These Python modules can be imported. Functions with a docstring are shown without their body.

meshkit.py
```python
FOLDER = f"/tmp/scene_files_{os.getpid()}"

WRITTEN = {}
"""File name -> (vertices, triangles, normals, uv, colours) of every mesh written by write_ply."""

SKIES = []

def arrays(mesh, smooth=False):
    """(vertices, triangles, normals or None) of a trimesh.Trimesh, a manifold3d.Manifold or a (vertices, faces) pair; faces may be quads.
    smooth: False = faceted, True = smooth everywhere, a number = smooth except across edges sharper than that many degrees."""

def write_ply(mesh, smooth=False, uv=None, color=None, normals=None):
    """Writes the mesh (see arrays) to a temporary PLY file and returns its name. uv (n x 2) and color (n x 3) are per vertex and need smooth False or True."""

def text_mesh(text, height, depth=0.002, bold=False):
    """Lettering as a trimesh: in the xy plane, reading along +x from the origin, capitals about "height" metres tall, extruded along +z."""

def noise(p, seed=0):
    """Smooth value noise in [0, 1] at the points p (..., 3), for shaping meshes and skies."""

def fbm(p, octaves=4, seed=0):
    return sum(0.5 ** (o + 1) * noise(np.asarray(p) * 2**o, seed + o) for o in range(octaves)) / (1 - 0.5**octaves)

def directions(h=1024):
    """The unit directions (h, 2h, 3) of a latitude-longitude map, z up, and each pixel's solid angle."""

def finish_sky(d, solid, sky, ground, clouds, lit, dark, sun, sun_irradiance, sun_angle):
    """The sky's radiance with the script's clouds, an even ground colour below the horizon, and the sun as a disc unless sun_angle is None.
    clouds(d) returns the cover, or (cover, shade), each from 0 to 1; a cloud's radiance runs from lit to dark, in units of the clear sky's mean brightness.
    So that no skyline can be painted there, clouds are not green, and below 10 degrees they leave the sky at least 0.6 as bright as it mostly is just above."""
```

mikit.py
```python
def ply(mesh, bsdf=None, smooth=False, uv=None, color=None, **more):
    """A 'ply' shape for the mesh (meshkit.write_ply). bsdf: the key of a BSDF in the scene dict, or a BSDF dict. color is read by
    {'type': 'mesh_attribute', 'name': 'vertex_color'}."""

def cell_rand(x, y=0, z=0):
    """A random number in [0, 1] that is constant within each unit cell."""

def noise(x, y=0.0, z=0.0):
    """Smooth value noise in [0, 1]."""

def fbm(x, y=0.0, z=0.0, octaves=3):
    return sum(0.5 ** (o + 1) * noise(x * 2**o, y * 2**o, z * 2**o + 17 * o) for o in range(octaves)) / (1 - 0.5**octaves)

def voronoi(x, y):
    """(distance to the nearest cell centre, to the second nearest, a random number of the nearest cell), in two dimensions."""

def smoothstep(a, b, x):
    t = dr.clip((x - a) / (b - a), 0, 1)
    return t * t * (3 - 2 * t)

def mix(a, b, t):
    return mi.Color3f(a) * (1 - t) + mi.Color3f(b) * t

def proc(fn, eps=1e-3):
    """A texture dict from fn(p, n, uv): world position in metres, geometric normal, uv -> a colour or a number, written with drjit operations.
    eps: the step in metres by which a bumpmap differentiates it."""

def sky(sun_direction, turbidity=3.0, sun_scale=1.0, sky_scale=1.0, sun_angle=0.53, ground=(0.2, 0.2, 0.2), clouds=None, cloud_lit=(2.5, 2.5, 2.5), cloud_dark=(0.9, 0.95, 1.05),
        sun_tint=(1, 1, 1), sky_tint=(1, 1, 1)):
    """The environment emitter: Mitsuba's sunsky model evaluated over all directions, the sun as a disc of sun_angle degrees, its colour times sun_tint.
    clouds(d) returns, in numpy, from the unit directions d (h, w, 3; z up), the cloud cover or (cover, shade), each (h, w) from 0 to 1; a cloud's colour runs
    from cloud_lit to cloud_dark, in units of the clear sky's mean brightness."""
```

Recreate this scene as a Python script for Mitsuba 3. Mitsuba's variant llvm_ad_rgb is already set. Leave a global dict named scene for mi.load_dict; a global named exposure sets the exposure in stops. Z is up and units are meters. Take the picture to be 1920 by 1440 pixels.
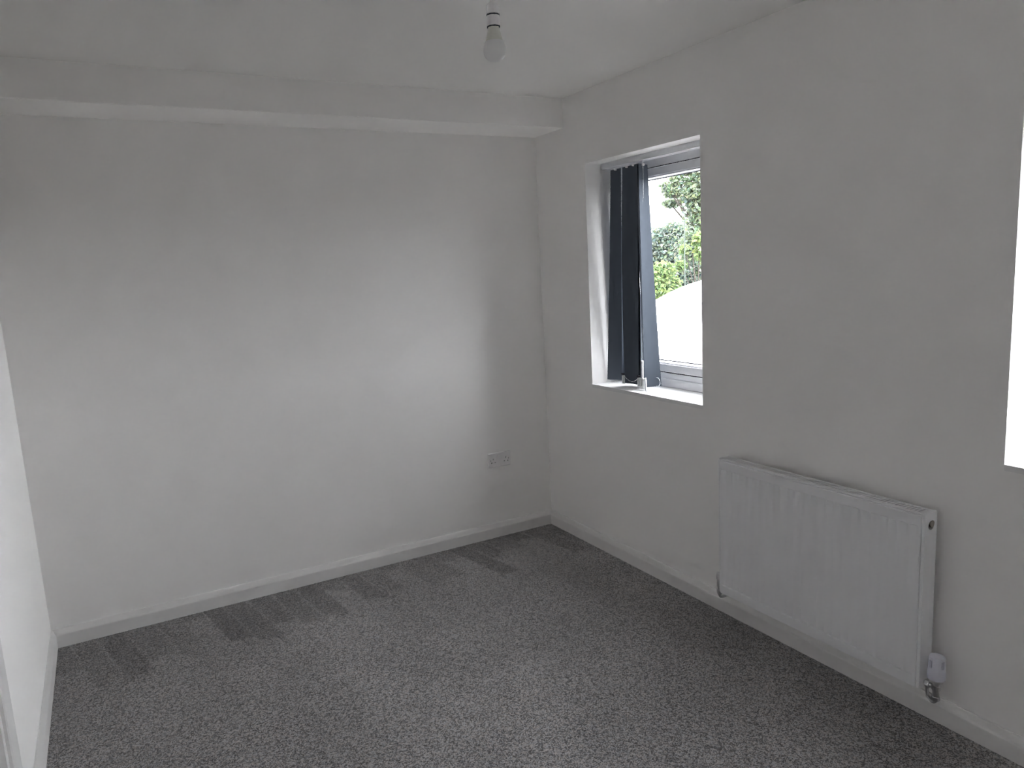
import math, random
import numpy as np
import trimesh
import drjit as dr
import mitsuba as mi
import mikit
import meshkit
import manifold3d as m3
from shapely.geometry import Polygon

T = mi.ScalarTransform4f
scene = {'type': 'scene'}
labels = {}

# ------------------------------------------------------------------ camera, sky, exposure
CAM = np.array([-2.3029, -3.7355, 1.5866])
RIGHT = np.array([0.86949, -0.49124, -0.05173])
FWD = np.array([0.47856, 0.86370, -0.15813])
UP = np.array([0.12236, 0.11274, 0.98606])
scene['camera'] = {
    'type': 'perspective', 'fov': 69.72, 'fov_axis': 'x', 'near_clip': 0.02, 'far_clip': 300.0,
    'to_world': T().look_at(origin=CAM.tolist(), target=(CAM + FWD).tolist(), up=UP.tolist()),
}


def cloud_cover(d):
    shade = np.clip(meshkit.fbm(d * 2.2 + 5.0, 4) * 0.5 - 0.1, 0, 1)
    return np.ones(d.shape[:2]), shade


scene['sky'] = mikit.sky((0.6, 0.25, 0.75), turbidity=6.0, sun_scale=0.0, ground=(0.2, 0.2, 0.17), clouds=cloud_cover,
                         cloud_lit=(1.0, 1.03, 1.08), cloud_dark=(0.8, 0.83, 0.88))
exposure = 6.85

# ------------------------------------------------------------------ materials
noise, fbm, smoothstep, mix, cell_rand = mikit.noise, mikit.fbm, mikit.smoothstep, mikit.mix, mikit.cell_rand


def bs(name, color, rough=0.6, spec=0.3, metal=0.0, two=True, **kw):
    tex = color if isinstance(color, dict) else {'type': 'rgb', 'value': list(color)}
    b = {'type': 'principled', 'base_color': tex, 'roughness': rough, 'specular': spec, 'metallic': metal, **kw}
    scene[name] = {'type': 'twosided', 'bsdf': b} if two else b


def wall_col(p, n, uv):
    f = fbm(p.x * 3.1, p.y * 3.1, p.z * 3.1, 3)
    return mix((0.840, 0.829, 0.815), (0.858, 0.847, 0.833), f)


bs('mat_wall', mikit.proc(wall_col), 0.75, 0.2)
bs('mat_ceiling', (0.75, 0.741, 0.722), 0.85, 0.1)
bs('mat_sill', (0.76, 0.755, 0.75), 0.7, 0.2)
bs('mat_gloss_white', (0.74, 0.73, 0.72), 0.35, 0.4)
bs('mat_radiator', (0.76, 0.76, 0.775), 0.28, 0.45)
bs('mat_upvc', (0.72, 0.73, 0.755), 0.3, 0.45)
bs('mat_plastic', (0.76, 0.745, 0.75), 0.4, 0.4)
bs('mat_trv', (0.70, 0.70, 0.78), 0.4, 0.45)
bs('mat_trv_grip', (0.52, 0.52, 0.60), 0.5, 0.4)
bs('mat_chrome', (0.62, 0.62, 0.63), 0.16, 0.5, 1.0)
bs('mat_plug', (0.30, 0.28, 0.25), 0.45, 0.5, 0.6)
bs('mat_dull_metal', (0.22, 0.21, 0.21), 0.5, 0.4, 0.6)
bs('mat_dark', (0.03, 0.03, 0.035), 0.7, 0.2)
bs('mat_hole', (0.02, 0.02, 0.02), 0.8, 0.1)
bs('mat_ring', (0.05, 0.055, 0.065), 0.6, 0.2)
bs('mat_blind', (0.085, 0.10, 0.122), 0.85, 0.1)
bs('mat_chain', (0.82, 0.84, 0.86), 0.35, 0.5)
bs('mat_clear', (0.60, 0.62, 0.62), 0.25, 0.5)
bs('mat_bulb_collar', (0.66, 0.66, 0.60), 0.45, 0.4)
bs('mat_bulb', (0.72, 0.715, 0.71), 0.3, 0.3, clearcoat=1.0, clearcoat_gloss=1.0)
bs('mat_exterior', (0.55, 0.42, 0.34), 0.9, 0.1)
bs('mat_dome', (0.62, 0.62, 0.62), 0.6, 0.3)
bs('mat_seam', (0.58, 0.58, 0.58), 0.6, 0.3)
bs('mat_bark', (0.075, 0.065, 0.055), 0.9, 0.1)
bs('mat_pole', (0.07, 0.085, 0.07), 0.6, 0.3)
scene['mat_glass'] = {'type': 'thindielectric', 'int_ior': 1.5, 'ext_ior': 1.0}


def carpet_col(p, n, uv):
    # tufts of pale and dark grey yarn, about 5 mm
    a = noise(p.x * 310, p.y * 310, 3.0)
    b = noise(p.x * 150 + 40, p.y * 150, 9.0)
    c = noise(p.x * 560, p.y * 560 + 7, 1.0)
    v = smoothstep(0.25, 0.75, 0.42 * a + 0.23 * b + 0.35 * c)
    col = mix((0.092, 0.090, 0.090), (0.43, 0.42, 0.415), v)
    warm = noise(p.x * 160, p.y * 160 + 90, 5.0)
    col = col * mix((1.05, 0.99, 0.95), (0.96, 1.0, 1.05), warm)
    # pile left brushed in strokes that run out from the back wall
    q = p.x + 0.16 * p.y + 0.035 * noise(p.y * 5, p.x * 2, 2.0) + 0.06 * noise(p.x * 3.7, 1.0, 6.0)
    k = q / 0.11
    cell = dr.floor(k)
    length = 0.16 + 0.42 * cell_rand(cell, 3, 1)
    wob = 0.10 * noise(p.x * 13, p.y * 13, 4.0)
    inside = 1 - smoothstep(length - 0.03, length + 0.03, -p.y + wob)
    t = k - cell
    edge = smoothstep(0.0, 0.10, t) * (1 - smoothstep(0.88, 1.0, t))
    dark = inside * (0.25 + 0.75 * edge) * (0.45 + 0.55 * cell_rand(cell, 8, 2))
    patch = smoothstep(0.35, 0.75, fbm(p.x * 2.6, p.y * 2.6 + 3, 0.0, 3))
    return col * (1 - 0.36 * dark) * (0.90 + 0.17 * patch)


def carpet_bump(p, n, uv):
    return noise(p.x * 310, p.y * 310, 3.0) * 0.6 + noise(p.x * 150 + 40, p.y * 150, 9.0) * 0.4


scene['mat_carpet'] = {'type': 'twosided', 'bsdf': {'type': 'bumpmap', 'arbitrary': mikit.proc(carpet_bump, 1.2e-3), 'scale': 0.003,
    'bsdf': {'type': 'principled', 'base_color': mikit.proc(carpet_col), 'roughness': 0.95, 'specular': 0.05, 'sheen': 0.3}}}


def paving_col(p, n, uv):
    return mix((0.045, 0.045, 0.043), (0.075, 0.074, 0.070), fbm(p.x * 4, p.y * 4, 0.0, 4))


bs('mat_paving', mikit.proc(paving_col), 0.9, 0.1)


LEAF = {}


def leaf(name, c, t):
    LEAF[name] = np.array(c)
    scene[name] = {'type': 'principledthin', 'base_color': {'type': 'mesh_attribute', 'name': 'vertex_color'}, 'roughness': 0.55, 'diff_trans': t, 'spec_trans': 0.0}


leaf('mat_leaf_mid', (0.20, 0.245, 0.165), 0.9)
leaf('mat_leaf_light', (0.20, 0.27, 0.12), 0.9)
leaf('mat_leaf_teal', (0.20, 0.24, 0.19), 0.8)

# ------------------------------------------------------------------ mesh helpers


def free(name):
    if name not in scene and name not in labels:
        return name
    k = 1
    while f'{name}_{k:03d}' in scene or f'{name}_{k:03d}' in labels:
        k += 1
    return f'{name}_{k:03d}'


def add(name, mesh, mat, smooth=False, label=None, **tags):
    key = free(name)
    scene[key] = mikit.ply(mesh, mat, smooth=smooth)
    if label or tags:
        labels[key] = {**({'label': label} if label else {}), **tags}
    return key


def struct(name, mesh, mat, label, smooth=False):
    return add(name, mesh, mat, smooth, label, kind='structure')


def man(mesh):
    return m3.Manifold(m3.Mesh(np.asarray(mesh.vertices, np.float32), np.asarray(mesh.faces, np.uint32)))


def tri(m):
    k = m.to_mesh()
    return trimesh.Trimesh(k.vert_properties[:, :3], k.tri_verts, process=False)


def mbox(x0, x1, y0, y1, z0, z1):
    return m3.Manifold.cube([x1 - x0, y1 - y0, z1 - z0]).translate([x0, y0, z0])


def box(x0, x1, y0, y1, z0, z1, r=0.0):
    """A box, its edges chamfered by r."""
    if r <= 0:
        return trimesh.creation.box(bounds=[[x0, y0, z0], [x1, y1, z1]])
    pts = []
    for sx, a in ((1, x0), (-1, x1)):
        for sy, b in ((1, y0), (-1, y1)):
            for sz, c in ((1, z0), (-1, z1)):
                pts += [(a, b + sy * r, c + sz * r), (a + sx * r, b, c + sz * r), (a + sx * r, b + sy * r, c)]
    return trimesh.convex.convex_hull(np.array(pts))


def join(*ms):
    return trimesh.util.concatenate(list(ms))


def extrude(poly, axis, a0, a1):
    """Polygon extruded along an axis; polygon coordinates are the two others (x,z for 'y'; y,z for 'x'; x,y for 'z')."""
    m = trimesh.creation.extrude_polygon(Polygon(poly), a1 - a0, engine='earcut')
    v = m.vertices.copy()
    if axis == 'y':
        w = np.c_[v[:, 0], a0 + v[:, 2], v[:, 1]]
    elif axis == 'x':
        w = np.c_[a0 + v[:, 2], v[:, 0], v[:, 1]]
    else:
        w = np.c_[v[:, 0], v[:, 1], a0 + v[:, 2]]
    m = trimesh.Trimesh(w, m.faces, process=False)
    if m.volume < 0:
        m.invert()
    return m


def tube(path, r, n=10):
    path = np.asarray(path, float)
    t = np.gradient(path, axis=0)
    t /= np.linalg.norm(t, axis=1, keepdims=True)
    ref = np.array([0, 0, 1.0]) if abs(t[0, 2]) < 0.9 else np.array([1.0, 0, 0])
    u = np.cross(t[0], ref)
    u /= np.linalg.norm(u)
    V = []
    rr = np.broadcast_to(r, len(path))
    for i in range(len(path)):
        u = u - t[i] * (u @ t[i])
        u /= np.linalg.norm(u)
        w = np.cross(t[i], u)
        a = np.arange(n) / n * 2 * np.pi
        V.append(path[i] + rr[i] * (np.cos(a)[:, None] * u + np.sin(a)[:, None] * w))
    F = []
    for i in range(len(path) - 1):
        for j in range(n):
            a, b = i * n + j, i * n + (j + 1) % n
            F += [(a, b, b + n), (a, b + n, a + n)]
    V.append(path[:1]); V.append(path[-1:])
    c0, c1, l = len(path) * n, len(path) * n + 1, (len(path) - 1) * n
    for j in range(n):
        F += [(c0, (j + 1) % n, j), (c1, l + j, l + (j + 1) % n)]
    m = trimesh.Trimesh(np.vstack(V), F, process=False)
    if m.volume < 0:
        m.invert()
    return m


def lathe(prof, center=(0, 0, 0), n=40, axis='z'):
    m = trimesh.creation.revolve(np.array(prof, float), sections=n)
    if m.volume < 0:
        m.invert()
    v = m.vertices
    if axis == 'y':
        v = np.c_[v[:, 0], v[:, 2], -v[:, 1]]
    elif axis == 'x':
        v = np.c_[v[:, 2], v[:, 1], -v[:, 0]]
    m = trimesh.Trimesh(np.asarray(v) + np.array(center), m.faces, process=False)
    if m.volume < 0:
        m.invert()
    return m


# ------------------------------------------------------------------ room shell (metres; corner of back and right wall at the origin)
XL, YB, ZC, ZS, SD = -2.6586, -4.45, 2.456, 2.3053, 0.2962
WT = 0.33                                    # thickness of the outer wall
W1 = (-1.3268, -0.4839, 0.928, 2.0934)       # first window opening
W2 = (-3.45, -2.5869, 0.9245, 2.0934)        # second window opening

struct('floor', box(XL - 0.12, WT, YB - 0.12, 0.12, -0.10, 0.0), 'mat_carpet', 'speckled mid grey carpet with brushed strokes along the back wall')
struct('ceiling', box(XL - 0.12, WT, YB - 0.12, 0.12, ZC, ZC + 0.12), 'mat_ceiling', 'plain matt white ceiling')
struct('wall_back', box(XL - 0.12, WT, 0.0, 0.12, 0.0, ZC), 'mat_wall', 'plain white back wall below the boxed beam')
struct('wall_near', box(XL - 0.12, WT, YB - 0.12, YB, 0.0, ZC), 'mat_wall', 'plain white wall behind the viewer')
wr = mbox(0.0, WT, YB, 0.0, 0.0, ZC)
for (a, b, c, d) in (W1, W2):
    wr -= mbox(-0.5, 0.8, a, b, c - 0.018, d)
struct('wall_right', tri(wr), 'mat_wall', 'plain white window wall with the radiator')
DY0, DY1, DZ = -2.25, -1.475, 2.03           # door opening in the left wall
wl = mbox(XL - 0.12, XL, YB, 0.0, 0.0, ZC) - mbox(XL - 0.5, XL + 0.5, DY0, DY1, -0.1, DZ)
struct('wall_left', tri(wl), 'mat_wall', 'plain white left wall beside the door')
# boxed-in beam under the ceiling along the back wall, its lower arris slightly rounded
r = 0.006
bp = [(0, ZS), (-SD + r, ZS)] + [(-SD + r - r * math.sin(t), ZS + r - r * math.cos(t)) for t in np.linspace(0.2, math.pi / 2, 6)] + [(-SD, ZC), (0, ZC)]
struct('trim_1', extrude(bp, 'x', XL, 0.0), 'mat_wall', 'boxed-in white beam running along the top of the back wall')

SK = [(0, 0), (0.018, 0), (0.018, 0.056), (0.0172, 0.060), (0.0150, 0.063), (0.0135, 0.066), (0.0120, 0.071), (0.0098, 0.077), (0.0070, 0.0825), (0.0040, 0.085), (0, 0.085)]
m = extrude([(-a, z) for a, z in SK], 'x', XL, 0.0)
struct('baseboard_back', m, 'mat_gloss_white', 'white skirting board along the back wall')
m = extrude([(-a, z) for a, z in SK], 'y', YB, -0.0)
struct('baseboard_right', m, 'mat_gloss_white', 'white skirting board below the radiator')
m = extrude([(XL + a, z) for a, z in SK], 'y', -1.402, -0.0)
struct('baseboard_left', m, 'mat_gloss_white', 'white skirting board on the left wall')

# ------------------------------------------------------------------ door in the left wall
labels['door_1'] = {'label': 'white door and architrave at the left edge', 'kind': 'structure'}
AW = 0.070
arch_prof = [(0, 0), (AW, 0), (AW, 0.017), (AW - 0.012, 0.019), (AW - 0.030, 0.015), (0.020, 0.012), (0.006, 0.011), (0, 0.008)]
m = trimesh.creation.extrude_polygon(Polygon(arch_prof), DZ + AW, engine='earcut')   # profile in (across, out), height along z
v = m.vertices
side = lambda flip: trimesh.Trimesh(np.c_[XL + v[:, 1], (DY1 + 0.003 + v[:, 0]) if not flip else (DY0 - 0.003 - v[:, 0]), v[:, 2]], m.faces, process=False)
for flip in (False, True):
    s = side(flip)
    if s.volume < 0:
        s.invert()
    add('door_1__architrave', s, 'mat_gloss_white')
mt = extrude([(XL + b, DZ + 0.003 + a) for a, b in arch_prof], 'y', DY0 - 0.003, DY1 + 0.003)
add('door_1__architrave', mt, 'mat_gloss_white')
add('door_1__frame', join(box(XL - 0.12, XL, DY1 - 0.028, DY1, 0, DZ), box(XL - 0.12, XL, DY0, DY0 + 0.028, 0, DZ), box(XL - 0.12, XL, DY0 + 0.028, DY1 - 0.028, DZ - 0.028, DZ)), 'mat_gloss_white')
add('door_1__leaf', box(XL - 0.075, XL - 0.035, DY0 + 0.031, DY1 - 0.031, 0.008, DZ - 0.031, 0.002), 'mat_gloss_white')
hy = DY0 + 0.09
add('door_1__handle', join(lathe([(0, 0), (0.025, 0), (0.025, 0.006), (0.010, 0.009), (0.009, 0.045), (0, 0.045)], (XL - 0.035, hy, 1.0), 24, 'x'),
    tube([(XL + 0.005, hy, 1.0), (XL + 0.007, hy + 0.03, 1.0), (XL + 0.007, hy + 0.12, 1.0)], 0.009, 12)), 'mat_chrome', 30)

# ------------------------------------------------------------------ windows
def ring(x0, x1, y0, y1, z0, z1, t, r=0.004):
    """Four mitred-looking frame members of width t round a rectangle, hollow inside."""
    o = man(box(x0, x1, y0, y1, z0, z1, r))
    return tri(o - mbox(x0 - 1, x1 + 1, y0 + t, y1 - t, z0 + t, z1 - t))


def window(key, W, label):
    y0, y1, z0, z1 = W
    labels[key] = {'label': label, 'kind': 'structure'}
    add(key + '__sill', box(0.0, 0.225, y0, y1, z0 - 0.018, z0), 'mat_sill')
    fx = 0.222
    # outer frame with a step, opening sash proud of it, glazing bead, gasket and pane
    t = 0.050
    outer = man(box(fx, fx + 0.07, y0, y1, z0, z1, 0.003)) - mbox(0, 1, y0 + t, y1 - t, z0 + t + 0.022, z1 - t)
    outer = outer + man(box(fx - 0.006, fx + 0.02, y0, y1, z0, z0 + 0.046, 0.003))
    add(key + '__frame', tri(outer), 'mat_upvc')
    s0, s1, q0, q1 = y0 + t + 0.004, y1 - t - 0.004, z0 + t + 0.027, z1 - t - 0.004
    sash = ring(fx - 0.004, fx + 0.055, s0, s1, q0, q1, 0.040)
    add(key + '__sash', sash, 'mat_upvc')
    add(key + '__seal', ring(fx + 0.006, fx + 0.012, s0 - 0.006, s1 + 0.006, q0 - 0.006, q1 + 0.006, 0.012, 0.0), 'mat_ring', label='thin dark seal between frame and sash')
    b0, b1, c0, c1 = s0 + 0.040, s1 - 0.040, q0 + 0.040, q1 - 0.040
    bead = man(box(fx + 0.006, fx + 0.028, b0, b1, c0, c1)) - man(trimesh.convex.convex_hull(
        np.array([(x, y, z) for x, e in ((fx + 0.005, 0.006), (fx + 0.029, 0.014)) for y in (b0 + e, b1 - e) for z in (c0 + e, c1 - e)])))
    add(key + '__glazing_bead', tri(bead), 'mat_upvc')
    add(key + '__gasket', ring(fx + 0.028, fx + 0.034, b0 + 0.002, b1 - 0.002, c0 + 0.002, c1 - 0.002, 0.0145, 0.0), 'mat_ring', label='thin dark glazing gasket')
    v = np.array([(fx + 0.031, b0 + 0.008, c0 + 0.008), (fx + 0.031, b1 - 0.008, c0 + 0.008), (fx + 0.031, b1 - 0.008, c1 - 0.008), (fx + 0.031, b0 + 0.008, c1 - 0.008)])
    add(key + '__pane', trimesh.Trimesh(v, [(0, 2, 1), (0, 3, 2)], process=False), 'mat_glass', label='clear glass pane')


window('window_1', W1, 'white framed window in the deep reveal beside the far corner')
window('window_2', W2, 'white framed window in the reveal at the right edge')

# ------------------------------------------------------------------ radiator
RX0, RX1, RY0, RY1, RZ0, RZ1 = -0.104, -0.038, -2.415, -1.522, 0.143, 0.742
labels['radiator'] = {'label': 'white panel radiator with a slotted top grille on the window wall', 'category': 'radiator'}
py0, py1, pz0, pz1 = RY0 + 0.011, RY1 - 0.006, RZ0, RZ1 - 0.007
NF, PITCH = 25, 0.0345
fy = (py0 + py1) / 2 + (np.arange(NF) - (NF - 1) / 2) * PITCH
ys = np.unique(np.round(np.concatenate([np.linspace(py0, py1, 12), *[f + np.array([-.0155, -.0125, -.0095, -.006, 0, .006, .0095, .0125, .0155]) for f in fy], [py0 + .002, py0 + .005, py1 - .002, py1 - .005]]), 5))
zt, zb = 0.6985, 0.1835
zs_ = np.unique(np.round(np.concatenate([[pz0, pz0 + .002, pz0 + .005, pz1, pz1 - .002, pz1 - .005], np.linspace(zb - .0025, zb + .0025, 6), np.linspace(zt - .0025, zt + .0025, 6), zb + np.array([.006, .010, .016, .025, .04, .07]), zt - np.array([.006, .010, .016, .025, .04, .07]), np.linspace(zb + .1, zt - .1, 6)]), 5))
Y, Z = np.meshgrid(ys, zs_, indexing='ij')
ss = lambda a, b, x: (lambda t: t * t * (3 - 2 * t))(np.clip((x - a) / (b - a), 0, 1))
dist = np.abs(Y[..., None] - fy).min(-1)
chan = (1 - ss(0.0060, 0.0155, dist)) * ss(zb - .0025, zb + .0025, Z) * (1 - ss(zt - .0025, zt + .0025, Z))
edge = np.minimum(np.minimum(Y - py0, py1 - Y), np.minimum(Z - pz0, pz1 - Z))
X = RX0 + (0.0012 + 0.0036 * np.exp(-np.minimum(np.abs(Z - zb), np.abs(Z - zt)) / 0.02)) * chan + 0.004 * (1 - np.sqrt(np.clip(1 - (1 - np.clip(edge / 0.005, 0, 1)) ** 2, 0, 1)))
ny, nz = Y.shape
V = np.c_[X.ravel(), Y.ravel(), Z.ravel()]
idx = np.arange(ny * nz).reshape(ny, nz)
Q = np.stack([idx[:-1, :-1], idx[:-1, 1:], idx[1:, 1:], idx[1:, :-1]], -1).reshape(-1, 4)
F = np.vstack([Q[:, [0, 1, 2]], Q[:, [0, 2, 3]]])
rim = np.concatenate([idx[:, 0], idx[-1, 1:], idx[-2::-1, -1], idx[0, -2:0:-1]])
base = V[rim].copy(); base[:, 0] = RX0 + 0.013
n0 = len(V)
V = np.vstack([V, base])
k = np.arange(len(rim)); k2 = (k + 1) % len(rim)
F = np.vstack([F, np.c_[rim[k], rim[k2], n0 + k2], np.c_[rim[k], n0 + k2, n0 + k], np.c_[np.full(len(rim) - 2, n0), n0 + k[1:-1], n0 + k[2:]]])
pm = trimesh.Trimesh(V, F, process=False)
trimesh.repair.fix_normals(pm)
add('radiator__front_panel', pm, 'mat_radiator', 40)
add('radiator__back_panel', box(RX1 - 0.011, RX1, RY0 + 0.012, RY1 - 0.008, RZ0 + 0.004, RZ1 - 0.012, 0.003), 'mat_radiator')
# folded convector between the panels
zig = []
for i, y in enumerate(np.arange(RY0 + 0.03, RY1 - 0.03, 0.0125)):
    zig.append((RX0 + 0.016 if i % 2 else RX1 - 0.014, y))
poly = zig + [(x + 0.0006, y + 0.0006) for x, y in zig[::-1]]
add('radiator__convector', extrude(poly, 'z', RZ0 + 0.06, RZ1 - 0.035), 'mat_radiator')
# side covers with rounded corners; the one nearer the viewer has the vent plug opening
def cover(y0, y1, hole):
    cs = m3.CrossSection([[(RX0 + 0.008, RZ0 + 0.004), (RX1 - 0.004, RZ0 + 0.004), (RX1 - 0.004, RZ1 - 0.004), (RX0 + 0.008, RZ1 - 0.004)]]).offset(0.005, m3.JoinType.Round, 2.0, 24)
    mm = m3.Manifold.extrude(cs, y1 - y0)
    if hole:
        c = m3.CrossSection.circle(0.0155, 40).translate([(RX0 + RX1) / 2 + 0.004, 0.700])
        mm -= m3.Manifold.extrude(c, 1.0).translate([0, 0, -0.5])
    t = tri(mm)
    t.vertices = np.c_[t.vertices[:, 0], y0 + t.vertices[:, 2], t.vertices[:, 1]]
    t.faces = t.faces[:, ::-1]
    return t
add('radiator__side_cover', cover(RY0, RY0 + 0.010, True), 'mat_radiator')
add('radiator__side_cover', cover(RY1 - 0.005, RY1, False), 'mat_radiator')
# top grille: two long rails and the narrow bars between them
gr = [box(RX0 + 0.005, RX0 + 0.021, RY0 + 0.010, RY1 - 0.005, RZ1 - 0.008, RZ1 - 0.0005, 0.002), box(RX1 - 0.008, RX1 - 0.001, RY0 + 0.010, RY1 - 0.005, RZ1 - 0.008, RZ1, 0.002)]
for i in range(64):
    y = RY0 + 0.026 + i * (0.845 / 63)
    gr.append(box(RX0 + 0.020, RX1 - 0.007, y - 0.0032, y + 0.0032, RZ1 - 0.006, RZ1 - 0.001))
gr.append(box(RX0 + 0.020, RX1 - 0.007, RY0 + 0.010, RY0 + 0.024, RZ1 - 0.007, RZ1 - 0.0005))
add('radiator__top_grille', join(*gr), 'mat_radiator', label='slotted white top grille', kind='stuff')
px, pz = (RX0 + RX1) / 2 + 0.004, 0.700
add('radiator__vent_plug', join(lathe([(0, 0.0), (0.0112, 0.0), (0.0112, 0.011), (0.0100, 0.013), (0, 0.013)], (px + 0.004, RY0 - 0.001, pz + 0.0045), 30, 'y')), 'mat_plug', 30, label='bronze grey vent plug in the side cover')
add('radiator__plug_recess', lathe([(0, 0), (0.0165, 0), (0.0165, 0.002), (0, 0.002)], (px, RY0 + 0.022, pz), 30, 'y'), 'mat_dark', label='dark recess behind the vent plug')
for y in (RY0 + 0.14, RY1 - 0.14):
    add('radiator__bracket', box(RX1 - 0.002, 0.0, y - 0.02, y + 0.02, 0.25, 0.62, 0.002), 'mat_radiator')
# thermostatic valve at the near lower corner
vx, vy = -0.070, -2.453
labels['thermostatic_valve'] = {'label': 'white thermostatic valve with chrome elbow at the lower right corner of the radiator', 'category': 'valve'}
add('thermostatic_valve__head', lathe([(0, 0.186), (0.019, 0.186), (0.0265, 0.190), (0.0270, 0.196), (0.0270, 0.217), (0.0255, 0.222), (0.0240, 0.262), (0.0215, 0.2675), (0.0150, 0.2705), (0, 0.2715)], (vx, vy, 0), 44), 'mat_trv', 35, label='pale lilac-white valve head')
for i in range(4):
    a = i / 4 * 2 * math.pi + math.radians(75)
    g = box(-0.0022, 0.0014, -0.0052, 0.0052, -0.013, 0.013, 0.001)
    g.apply_transform(trimesh.transformations.rotation_matrix(a, [0, 0, 1]))
    g.apply_translation((vx + 0.0246 * math.cos(a), vy + 0.0246 * math.sin(a), 0.245))
    add('thermostatic_valve__grip', g, 'mat_trv_grip', label='greyer grip recess on the valve head')
add('thermostatic_valve__body', join(lathe([(0, 0.126), (0.009, 0.126), (0.0105, 0.130), (0.0105, 0.150), (0.0145, 0.153), (0.0145, 0.164), (0.012, 0.166), (0.012, 0.176), (0.0195, 0.178), (0.0195, 0.187), (0, 0.187)], (vx, vy, 0), 32),
    lathe([(0, 0), (0.0085, 0), (0.0085, 0.03), (0, 0.03)], (vx, vy + 0.004, 0.158), 24, 'y')), 'mat_chrome', 35, label='chrome valve body')
add('thermostatic_valve__union_nut', lathe([(0, 0), (0.0135, 0), (0.0150, 0.0015), (0.0150, 0.0125), (0.0135, 0.014), (0, 0.014)], (vx, vy + 0.020, 0.158), 6, 'y'), 'mat_chrome', label='chrome hexagonal union nut')
add('thermostatic_valve__tail', lathe([(0, 0), (0.0095, 0), (0.0095, RY0 - vy - 0.0325), (0, RY0 - vy - 0.0325)], (vx, vy + 0.032, 0.158), 24, 'y'), 'mat_chrome', 35)
add('thermostatic_valve__compression_nut', lathe([(0, 0.112), (0.0125, 0.112), (0.0140, 0.1135), (0.0140, 0.125), (0.0125, 0.127), (0, 0.127)], (vx, vy, 0), 6), 'mat_chrome', label='chrome compression nut')
a = np.linspace(0, math.pi / 2, 8)
elb = [(vx, vy, 0.114)] + [(vx, vy + 0.010 * (1 - math.cos(t)), 0.112 - 0.010 * math.sin(t)) for t in a] + [(vx + 0.01, vy + 0.034, 0.108), (-0.034, vy + 0.050, 0.122), (-0.012, vy + 0.054, 0.125), (0.0, vy + 0.054, 0.125)]
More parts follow.
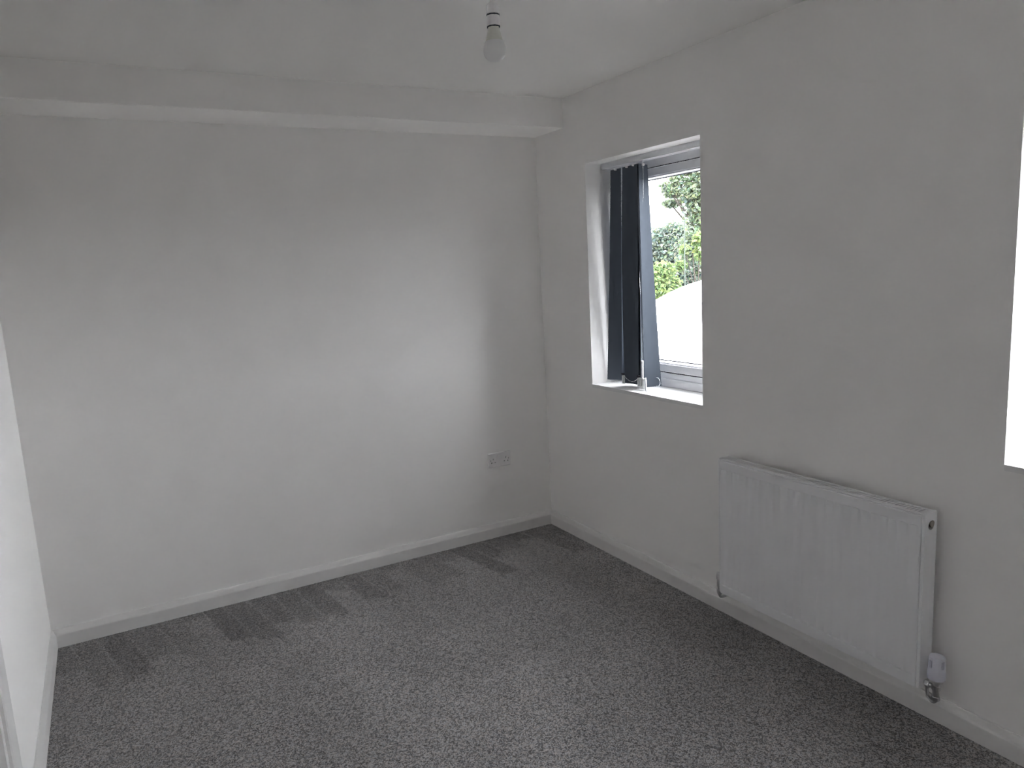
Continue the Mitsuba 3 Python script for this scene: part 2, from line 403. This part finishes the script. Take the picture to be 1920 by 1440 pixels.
add('thermostatic_valve__pipe', tube(elb, 0.0055, 12), 'mat_chrome', 40, label='thin chrome pipe under the radiator')
# lockshield valve at the far end
lx, ly = -0.070, RY1 + 0.030
labels['lockshield_valve'] = {'label': 'small chrome lockshield valve with a white cap at the lower left corner of the radiator', 'category': 'valve'}
add('lockshield_valve__cap', lathe([(0, 0.186), (0.0145, 0.186), (0.0150, 0.190), (0.0130, 0.211), (0.0110, 0.214), (0, 0.215)], (lx, ly, 0), 28), 'mat_plastic', 35, label='small white cap')
add('lockshield_valve__body', join(lathe([(0, 0.118), (0.011, 0.118), (0.0125, 0.121), (0.0125, 0.134), (0.009, 0.138), (0.009, 0.150), (0.0115, 0.154), (0.0115, 0.170), (0.0095, 0.173), (0.0095, 0.187), (0, 0.187)], (lx, ly, 0), 28),
    lathe([(0, 0), (0.0095, 0), (0.0095, 0.034), (0, 0.034)], (lx, ly - 0.032, 0.160), 20, 'y')), 'mat_chrome', 35)
a = np.linspace(0, math.pi / 2, 8)
add('lockshield_valve__pipe', tube([(lx, ly, 0.119)] + [(lx + 0.014 * (1 - math.cos(t)), ly, 0.112 - 0.014 * math.sin(t)) for t in a] + [(0.0, ly, 0.098)], 0.006, 12), 'mat_chrome', 40)

# ------------------------------------------------------------------ double socket on the back wall
labels['wall_socket'] = {'label': 'white double socket outlet low on the back wall near the corner', 'category': 'socket'}
SX, SZ, sw, sh, st = -0.3475, 0.467, 0.1475, 0.086, 0.0095
cs = m3.CrossSection.square([sw - 0.008, sh - 0.008], True).offset(0.004, m3.JoinType.Round, 2.0, 16)
low = m3.Manifold.extrude(cs, st - 0.003)
top = m3.Manifold.hull(m3.Manifold.extrude(cs, 0.0005).translate([0, 0, st - 0.0035]) + m3.Manifold.extrude(cs.offset(-0.003, m3.JoinType.Round, 2.0, 16), 0.0005).translate([0, 0, st - 0.0005]))
plate = low + top
holes = []
for cx in (-0.042, 0.042):
    holes += [(cx, 0.0085, 0.0052, 0.0096), (cx - 0.011, -0.0135, 0.0080, 0.0056), (cx + 0.011, -0.0135, 0.0080, 0.0056)]
for cx, cz, w, h in holes:
    plate -= m3.Manifold.cube([w, h, 0.02], True).translate([cx, cz, st])
for cx in (-0.0115, 0.0115):
    plate -= m3.Manifold.cube([0.0145, 0.0245, 0.006], True).translate([cx, 0.0165, st])
for cx in (-0.0605, 0.0605):
    plate -= m3.Manifold.cylinder(0.02, 0.0036, 0.0036, 20).translate([cx, 0, st - 0.0025])
def on_wall(m):
    m = tri(m) if hasattr(m, 'to_mesh') else m
    v = m.vertices
    m = trimesh.Trimesh(np.c_[SX + v[:, 0], -v[:, 2], SZ + v[:, 1]], m.faces, process=False)
    if m.volume < 0:
        m.invert()
    return m
add('wall_socket__plate', on_wall(plate), 'mat_plastic')
for cx, cz, w, h in holes:
    add('wall_socket__pin_hole', on_wall(m3.Manifold.cube([w - 0.0002, h - 0.0002, 0.0010], True).translate([cx, cz, 0.0068])), 'mat_hole', label='dark pin hole')
for cx in (-0.0115, 0.0115):
    rk = m3.Manifold.cube([0.0125, 0.0225, 0.0045], True).rotate([7, 0, 0]).translate([cx, 0.0165, st - 0.0008])
    add('wall_socket__switch', on_wall(rk), 'mat_plastic', label='small rocker switch')
for cx in (-0.0605, 0.0605):
    add('wall_socket__screw', on_wall(m3.Manifold.cylinder(0.0015, 0.0034, 0.0034, 20).translate([cx, 0, st - 0.0030])), 'mat_dull_metal', label='dull metal screw head')

# ------------------------------------------------------------------ pendant lamp
bx, by, bz = -1.310, -1.945, 2.1195         # lowest point of the bulb
labels['pendant_lamp'] = {'label': 'white pendant lampholder with an unlit frosted bulb hanging from the ceiling', 'category': 'lamp'}
prof = [(0, 0), (0.008, 0.0008), (0.015, 0.0035), (0.0215, 0.0085), (0.0265, 0.0155), (0.0293, 0.0235), (0.0300, 0.0305), (0.0296, 0.037), (0.0283, 0.043), (0.0262, 0.0495), (0.0240, 0.0550), (0.0240, 0.0553), (0, 0.0553)]
add('pendant_lamp__bulb', lathe([(r_, h * 0.905) for r_, h in prof], (bx, by, bz), 64), 'mat_bulb', 35, label='frosted round glass bulb')
prof = [(0, 0.0548), (0.0236, 0.0548), (0.0212, 0.0635), (0.0185, 0.0735), (0.0160, 0.084), (0.0150, 0.0915), (0.0140, 0.0955), (0, 0.0955)]
add('pendant_lamp__bulb__collar', lathe([(r_, h * 0.905) for r_, h in prof], (bx, by, bz), 48), 'mat_bulb_collar', 35, label='grey-green tapered lower body of the bulb')
prof = [(0, 0.0955), (0.0135, 0.0955), (0.0135, 0.1), (0, 0.1)]
add('pendant_lamp__bulb__cap', lathe([(r_, h * 0.905) for r_, h in prof], (bx, by, bz), 32), 'mat_plug', 35)
# lampholder: open skirt, dark gap, upper dome
prof = [(0.0140, 0.0955), (0.0165, 0.0945), (0.0172, 0.0955), (0.0172, 0.1245), (0.0166, 0.1262), (0, 0.1262), (0, 0.108), (0.0140, 0.108)]
add('pendant_lamp__holder_skirt', lathe([(r_, h * 0.905) for r_, h in prof], (bx, by, bz), 48), 'mat_plastic', 35)
add('pendant_lamp__holder_rim', lathe([(r_, h * 0.905) for r_, h in [(0.0138, 0.0947), (0.0162, 0.0936), (0.0174, 0.0948), (0.0174, 0.0972), (0.0140, 0.0972)]], (bx, by, bz), 48), 'mat_ring', 35, label='dark shade-ring edge above the bulb')
add('pendant_lamp__shade_ring', lathe([(r_, h * 0.905) for r_, h in [(0, 0.1250), (0.0173, 0.1250), (0.0173, 0.1292), (0, 0.1292)]], (bx, by, bz), 48), 'mat_ring', 35, label='thin dark ring round the middle of the lampholder')
prof = [(0, 0.1283), (0.0166, 0.1283), (0.0168, 0.1300), (0.0164, 0.1460), (0.0154, 0.1530), (0.0130, 0.1580), (0.0085, 0.1620), (0.0055, 0.1700), (0, 0.1705)]
add('pendant_lamp__holder_cap', lathe([(r_, h * 0.905) for r_, h in prof], (bx, by, bz), 48), 'mat_plastic', 35)
add('pendant_lamp__flex', tube([(bx, by, bz + 0.150), (bx, by, bz + 0.22), (bx, by, ZC - 0.026)], 0.0033, 12), 'mat_plastic', 40)
add('pendant_lamp__ceiling_rose', lathe([(0, ZC - 0.028), (0.010, ZC - 0.028), (0.028, ZC - 0.022), (0.038, ZC - 0.010), (0.040, ZC), (0, ZC)], (bx, by, 0), 48), 'mat_plastic', 35)

# ------------------------------------------------------------------ vertical blind bunched at the far side of the first window
labels['vertical_blind'] = {'label': 'charcoal vertical blind drawn to the left side of the window', 'category': 'blind'}
HZ0, HZ1 = 2.064, W1[3]
hr = man(box(0.098, 0.140, W1[0] + 0.004, W1[1] - 0.004, HZ0, HZ1, 0.002)) - mbox(0.112, 0.126, W1[0] + 0.02, W1[1] - 0.02, HZ0 - 0.01, HZ0 + 0.012)
add('vertical_blind__headrail', tri(hr), 'mat_upvc', label='white headrail')
# each slat: (x, y) of its left and right edge as seen from the room, at the top and at the bottom
SL = [((0.117, -0.5580), (0.183, -0.5450), (0.143, -0.5270), (0.203, -0.5160)),
      ((0.100, -0.5696), (0.0985, -0.6587), (0.100, -0.4870), (0.1395, -0.5645)),
      ((0.095, -0.6763), (0.092, -0.7520), (0.092, -0.6530), (0.112, -0.7350)),
      ((0.112, -0.7050), (0.104, -0.7900), (0.112, -0.6720), (0.124, -0.7450)),
      ((0.092, -0.7350), (0.083, -0.8070), (0.101, -0.6750), (0.105, -0.7520)),
      ((0.120, -0.7750), (0.190, -0.7450), (0.088, -0.7903), (0.158, -0.7354)),
      ((0.088, -0.7970), (0.170, -0.7650), (0.086, -0.8130), (0.166, -0.8120)),
      ((0.085, -0.8150), (0.168, -0.7834), (0.075, -0.8358), (0.159, -0.8648))]
TZ, BZ = 2.050, 0.942


def slat_mesh(a, b, c, d, bow=0.004, swing=0.0):
    a, b, c, d = (np.array(q) for q in (a, b, c, d))
    nz_, nx_ = 26, 7
    P = np.zeros((nz_, nx_, 3))
    for i, t in enumerate(np.linspace(0, 1, nz_)):
        e = t ** 1.15
        sw = np.array([0.0, swing * 4 * t * (1 - t)])
        l, r_ = a + (c - a) * e + sw, b + (d - b) * e + sw
        n_ = np.array([-(r_ - l)[1], (r_ - l)[0]]) / np.linalg.norm(r_ - l)
        for j, u in enumerate(np.linspace(0, 1, nx_)):
            P[i, j, :2] = l + (r_ - l) * u + n_ * bow * (1 - (2 * u - 1) ** 2)
            P[i, j, 2] = TZ + (BZ - TZ) * t
    th = 0.0006
    A = P.reshape(-1, 3)
    nn = np.array([-(b - a)[1], (b - a)[0]]) / np.linalg.norm(b - a)
    B = A + np.array([nn[0] * th, nn[1] * th, 0])
    n = nz_ * nx_
    ix = np.arange(n).reshape(nz_, nx_)
    q = np.stack([ix[:-1, :-1], ix[1:, :-1], ix[1:, 1:], ix[:-1, 1:]], -1).reshape(-1, 4)
    f = [q[:, [0, 1, 2]], q[:, [0, 2, 3]], n + q[:, [0, 2, 1]], n + q[:, [0, 3, 2]]]
    rim = np.concatenate([ix[:, 0], ix[-1, 1:], ix[-2::-1, -1], ix[0, -2:0:-1]])
    k = np.arange(len(rim)); k2 = (k + 1) % len(rim)
    f += [np.c_[rim[k], n + rim[k], n + rim[k2]], np.c_[rim[k], n + rim[k2], rim[k2]]]
    m = trimesh.Trimesh(np.vstack([A, B]), np.vstack(f), process=False)
    if m.volume < 0:
        m.invert()
    return m


for i, (a, b, c, d) in enumerate(SL):
    s = add('vertical_blind__slat', slat_mesh(a, b, c, d, swing=0.016 if i == 2 else 0.0), 'mat_blind', True)
    top, bot = (np.array(a) + b) / 2, (np.array(c) + d) / 2
    # hanger at the top, weight pocket at the bottom
    hx = min(max(top[0], 0.112), 0.126)
    add(s + '__hanger', join(box(top[0] - 0.009, top[0] + 0.009, top[1] - 0.003, top[1] + 0.003, TZ - 0.008, TZ + 0.004, 0.001), tube([(top[0], top[1], TZ), (hx, top[1], TZ + 0.006), (hx, top[1], HZ0 + 0.008)], 0.0016, 6)), 'mat_plastic', label='small white hanger')
    dv = np.array(d) - c
    ang = math.atan2(dv[1], dv[0])
    nv = np.array([-dv[1], dv[0]]) / np.linalg.norm(dv)
    w = box(-0.040, 0.040, -0.0012, 0.0012, -0.005, 0.012, 0.0005)
    w.apply_transform(trimesh.transformations.rotation_matrix(ang, [0, 0, 1]))
    w.apply_translation((bot[0] + nv[0] * 0.006, bot[1] + nv[1] * 0.006, BZ + 0.004))
    add(s + '__bottom_weight', w, 'mat_chain', label='pale weight in the slat hem')


def chain(p0, p1, sag, n=17):
    t = np.linspace(0, 1, n)
    P = np.outer(1 - t, p0) + np.outer(t, p1)
    P[:, 2] -= sag * 4 * t * (1 - t)
    return tube(P, 0.0011, 6)


cz = 0.986
for (ya, yb) in ((-0.662, -0.790), (-0.790, -0.832)):
    add('vertical_blind__bead_chain', chain((0.076, ya, cz + 0.006), (0.076, yb, cz + 0.004), 0.030), 'mat_chain', 40, label='thin white bead chain linking the slats')
t = np.linspace(-1.9, 1.9, 17)
add('vertical_blind__bead_chain', tube([(0.1, -0.905 - 0.020 * math.cos(k), 0.975 + 0.022 * math.sin(k)) for k in t], 0.0014, 6), 'mat_chain', 40, label='loop of white bead chain at the outer slat')
# weights of the slats behind that show in the gaps, and their clips
for (y, z0, z1) in ((-0.662, 0.943, 1.085), (-0.790, 0.943, 1.050)):
    add('vertical_blind__chain_clip', join(box(0.072, 0.078, y - 0.010, y - 0.003, 0.942, 0.990, 0.001), box(0.072, 0.079, y + 0.000, y + 0.010, 0.942, 0.986, 0.001)), 'mat_clear', label='clear plastic chain clip')
    add('vertical_blind__chain_stud', box(0.070, 0.076, y - 0.012, y + 0.012, 0.990, 0.999, 0.001), 'mat_dark', label='dark chain stud')
# pull cord with its white weight
cy = -0.826
add('vertical_blind__pull_cord', join(tube([(0.122, -0.802, HZ0 + 0.004), (0.112, -0.806, 1.6), (0.084, -0.820, 1.25), (0.071, cy + 0.001, 1.075)], 0.0007, 6), tube([(0.128, -0.799, HZ0 + 0.004), (0.118, -0.803, 1.6), (0.086, -0.818, 1.25), (0.069, cy - 0.001, 1.075)], 0.0007, 6)), 'mat_clear', 40, label='pair of thin pale pull cords')
add('vertical_blind__cord_weight', join(lathe([(0, 1.066), (0.0062, 1.066), (0.0072, 1.070), (0.0072, 1.078), (0.005, 1.081), (0, 1.081)], (0.070, cy, 0), 20), lathe([(0, 0.990), (0.0062, 0.990), (0.0068, 1.028), (0.0056, 1.030), (0.0056, 1.034), (0.0064, 1.036), (0.0060, 1.066), (0, 1.066)], (0.070, cy, 0), 20)), 'mat_chain', 35, label='white cord weight')
add('vertical_blind__cord_tensioner', join(box(0.060, 0.080, cy - 0.016, cy + 0.012, 0.934, 0.990, 0.003), box(0.066, 0.074, cy - 0.030, cy - 0.020, 0.930, 0.985, 0.002)), 'mat_clear', label='clear plastic cord pulley standing on the sill')
add('vertical_blind__cord_end', tube([(0.070, cy - 0.022, 0.992), (0.062, cy - 0.034, 0.978), (0.045, cy - 0.058, 0.930)], [0.0052, 0.0046, 0.0026], 10), 'mat_chain', 40, label='white tapered end of the pull cord')

# ------------------------------------------------------------------ outside
struct('trim_2', tri(mbox(WT, WT + 0.01, YB - 0.3, 0.4, -0.15, 2.9) - mbox(0, 1, W1[0] + 0.02, W1[1] - 0.02, W1[2] + 0.02, W1[3] - 0.02) - mbox(0, 1, W2[0] + 0.02, W2[1] - 0.02, W2[2] + 0.02, W2[3] - 0.02)), 'mat_exterior', 'outer face of the window wall')
g = trimesh.creation.cylinder(90, 0.2, sections=64)
g.apply_translation((20, 20, -0.26))
struct('ground', g, 'mat_paving', 'dark grey ground outside the window')
E3 = lambda u: None
def ray(px, dist, z):
    """A point outside at the horizontal distance from the camera, on the bearing of a column of the photograph."""
    d = RIGHT * (px - 960) / 1378.18 + FWD + UP * (720 - 486) / 1378.18
    d = d[:2] / np.linalg.norm(d[:2])
    return np.array([CAM[0] + d[0] * dist, CAM[1] + d[1] * dist, z])

# white dome: a spherical cap on an upright base, with seams
DD = 8.0
c = ray(1397, DD, 0.0)
Rd, ztop = 0.233 * DD, CAM[2] - 0.0245 * DD
cc = np.array([c[0], c[1], ztop - Rd])
labels['garden_dome'] = {'label': 'plain white domed garden cover standing in front of the shrubs outside the window', 'category': 'dome'}
ang0 = math.acos(min(1, (-0.16 - cc[2]) / Rd))
prof = [(Rd * math.sin(a), Rd * math.cos(a)) for a in np.linspace(0, ang0, 40)]
prof[0] = (0, Rd)
prof = prof + [(prof[-1][0] - 0.04, prof[-1][1])] + [(max((Rd - 0.04) * math.sin(a), 0), (Rd - 0.04) * math.cos(a)) for a in np.linspace(ang0, 0, 40)]
prof[-1] = (0, Rd - 0.04)
dm = trimesh.creation.revolve(np.array(prof), sections=96)
if dm.volume < 0:
    dm.invert()
dm.apply_translation(cc)
add('garden_dome__shell', dm, 'mat_dome', 40)
for i in range(8):
    a0 = i / 8 * 2 * math.pi + 0.3
    add('garden_dome__seam', tube([(cc[0] + (Rd + 0.002) * math.sin(t) * math.cos(a0), cc[1] + (Rd + 0.002) * math.sin(t) * math.sin(a0), cc[2] + (Rd + 0.002) * math.cos(t)) for t in np.linspace(0.05, ang0, 20)], 0.006, 6), 'mat_seam', 40)

rng = np.random.default_rng(7)


def leaves(blobs, n, size):
    """n bent leaves scattered through ellipsoids (centre, radii, weight), denser towards their surface."""
    w = np.array([b[2] for b in blobs], float); w /= w.sum()
    which = rng.choice(len(blobs), n, p=w)
    C = np.array([b[0] for b in blobs])[which]
    Rr = np.array([b[1] for b in blobs])[which]
    d = rng.normal(size=(n, 3)); d /= np.linalg.norm(d, axis=1, keepdims=True)
    rad = rng.random(n) ** 0.45 * rng.uniform(0.85, 1.25, n)
    P = C + d * Rr * rad[:, None]
    nrm = rng.normal(size=(n, 3)) * 0.7 + d * 0.6 + np.array([0, 0, 0.6]); nrm /= np.linalg.norm(nrm, axis=1, keepdims=True)
    u = np.cross(nrm, rng.normal(size=(n, 3))); u /= np.linalg.norm(u, axis=1, keepdims=True)
    v = np.cross(nrm, u)
    s = size * rng.uniform(0.7, 1.3, n)[:, None]
    base, tip = P - u * s * 0.5, P + u * s * 0.5 - nrm * s * 0.15
    l, r_ = P + v * s * 0.32 + nrm * s * 0.08, P - v * s * 0.32 + nrm * s * 0.08
    V = np.stack([base, l, tip, r_], 1).reshape(-1, 3)
    k = np.arange(n)[:, None] * 4
    F = np.vstack([k + np.array([0, 2, 1]), k + np.array([0, 3, 2])])
    return trimesh.Trimesh(V, F, process=False)


def plant(name, base, blobs, n, size, mat, label, cat, trunk_r):
    labels[name] = {'label': label, 'category': cat}
    wood = []
    top = np.mean([b[0] for b in blobs], axis=0)
    mid = base + (top - base) * 0.45
    mid[:2] = base[:2] + (top - base)[:2] * 0.25
    wood.append(tube([base - np.array([0, 0, 0.06]), base + (mid - base) * 0.5 + np.array([0.03, -0.02, 0]), mid, top], [trunk_r, trunk_r * 0.85, trunk_r * 0.7, trunk_r * 0.3], 8))
    for b in blobs:
        e = np.array(b[0])
        wood.append(tube([mid, mid + (e - mid) * 0.5 + np.array([0, 0, 0.08]), e, e + np.array([0.04, 0.02, 0.5 * b[1][2]])], [trunk_r * 0.5, trunk_r * 0.35, trunk_r * 0.2, trunk_r * 0.06], 6))
    add(name + '__branches', join(*wood), 'mat_bark', 40, label='thin brown trunk and branches')
    col = np.repeat(LEAF[mat] * rng.uniform(0.72, 1.4, n)[:, None] * rng.normal((1, 1, 1), (0.10, 0.04, 0.14), (n, 3)).clip(0.6, 1.5), 4, axis=0)
    key = name + '__foliage'
    scene[key] = mikit.ply(leaves(blobs, n, size), mat, color=col.clip(0.01, 0.9))
    labels[key] = {'label': 'small green leaves', 'kind': 'stuff'}


def blob(px, D, py, rpx, zsq=1.0, w=1.0, deep=1.0):
    k = D / 1378.18 / 0.985
    p = ray(px, D, CAM[2] + (486 + (1270 - px) * 0.05 - py) * k)
    return (p, (rpx * k * deep, rpx * k * deep, rpx * k * zsq), w)


# tall airy tree whose crown fills the upper right of the view
D = 15.0
tb = [blob(1300, D, 372, 26, 0.9, 1.0), blob(1272, D, 352, 16, 0.8, 0.35), blob(1262, D, 372, 17, 0.6, 0.4), blob(1258, D + .3, 392, 14, 0.45, 0.3), blob(1330, D, 395, 34, 1.3, 1.7),
      blob(1318, D, 450, 34, 1.2, 1.7), blob(1345, D, 350, 32, 1.0, 1.4), blob(1370, D, 420, 44, 1.3, 2.0), blob(1295, D, 470, 26, 1.0, 0.9), blob(1285, D + .4, 385, 24, 0.8, .25), blob(1300, D, 410, 22, 0.9, .3), blob(1250, D, 362, 12, 0.7, .12), blob(1290, D, 335, 18, 0.6, .25), blob(1316, D, 340, 26, 0.8, .8)]
plant('tall_tree', ray(1385, D, -0.16), tb, 8500, 0.085, 'mat_leaf_mid', 'tall airy green tree on the right of the window view', 'tree', 0.06)
D = 18.0
tb = [blob(1238, D, 452, 22, 0.9, 1), blob(1215, D, 470, 34, 1.1, 1.3), blob(1262, D, 440, 20, 0.8, 0.9), blob(1252, D, 480, 36, 1.0, 1.6), blob(1285, D, 462, 30, 1.0, 1.2), blob(1270, D, 520, 44, 1.0, 1.8), blob(1225, D, 530, 44, 1.0, 1.8), blob(1310, D, 520, 44, 1.1, 1.6), blob(1345, D, 500, 44, 1.1, 1.6)]
plant('dense_shrub', ray(1265, D, -0.16), tb, 14000, 0.095, 'mat_leaf_teal', 'dense bluish green shrub behind the white dome', 'shrub', 0.08)
D = 12.0
tb = [blob(1243, D, 512, 20, 0.9, 1), blob(1228, D, 530, 24, 1.1, 1), blob(1252, D, 538, 22, 1.0, 1), blob(1240, D, 565, 40, 1.0, 1.2)]
plant('light_shrub', ray(1238, D, -0.16), tb, 3600, 0.075, 'mat_leaf_light', 'bright yellow-green bush low on the left of the window view', 'bush', 0.04)
D = 12.5
tb = [blob(1312, D, 455, 13, 0.9, .7), blob(1285, D, 472, 10, 0.8, .4), blob(1322, D, 478, 20, 0.9, 1), blob(1276, D, 500, 12, 0.7, .5)]
plant('yellow_green_sapling', ray(1310, D, -0.16), tb, 700, 0.085, 'mat_leaf_light', 'sparse yellow-green sapling in front of the tall tree', 'sapling', 0.025)
for i, (px, D, h) in enumerate(((1060, 17, 470), (880, 18, 440), (1530, 14, 450), (1640, 16, 410), (1830, 17, 440))):
    tb = [blob(px, D, h, 50, 1.0, 1), blob(px - 40, D, h + 50, 55, 1.0, 1), blob(px + 40, D, h + 45, 55, 1.0, 1), blob(px, D, h + 90, 70, 1.0, 1)]
    plant(('background_shrub' if i == 0 else f'background_shrub_{i:03d}'), ray(px, D, -0.16), tb, 2600, 0.14, 'mat_leaf_mid',
          ['green shrub beyond the blind, nearest the house corner', 'green shrub far left beyond the house corner', 'green shrub right of the tall tree', 'tallest green shrub opposite the second window', 'green shrub far right opposite the second window'][i], 'shrub', 0.07)
pb = ray(1284, 11.0, -0.16)
add('garden_pole', join(tube([pb - np.array([0, 0, 0.1]), pb + np.array([0, 0, 1.2]), pb + np.array([0, 0, 2.25])], 0.008, 10), lathe([(0, 2.09), (0.012, 2.09), (0.012, 2.105), (0, 2.112)], (pb[0], pb[1], 0), 12)), 'mat_pole', 40, 'thin pale pole standing among the leaves outside the window', category='pole')
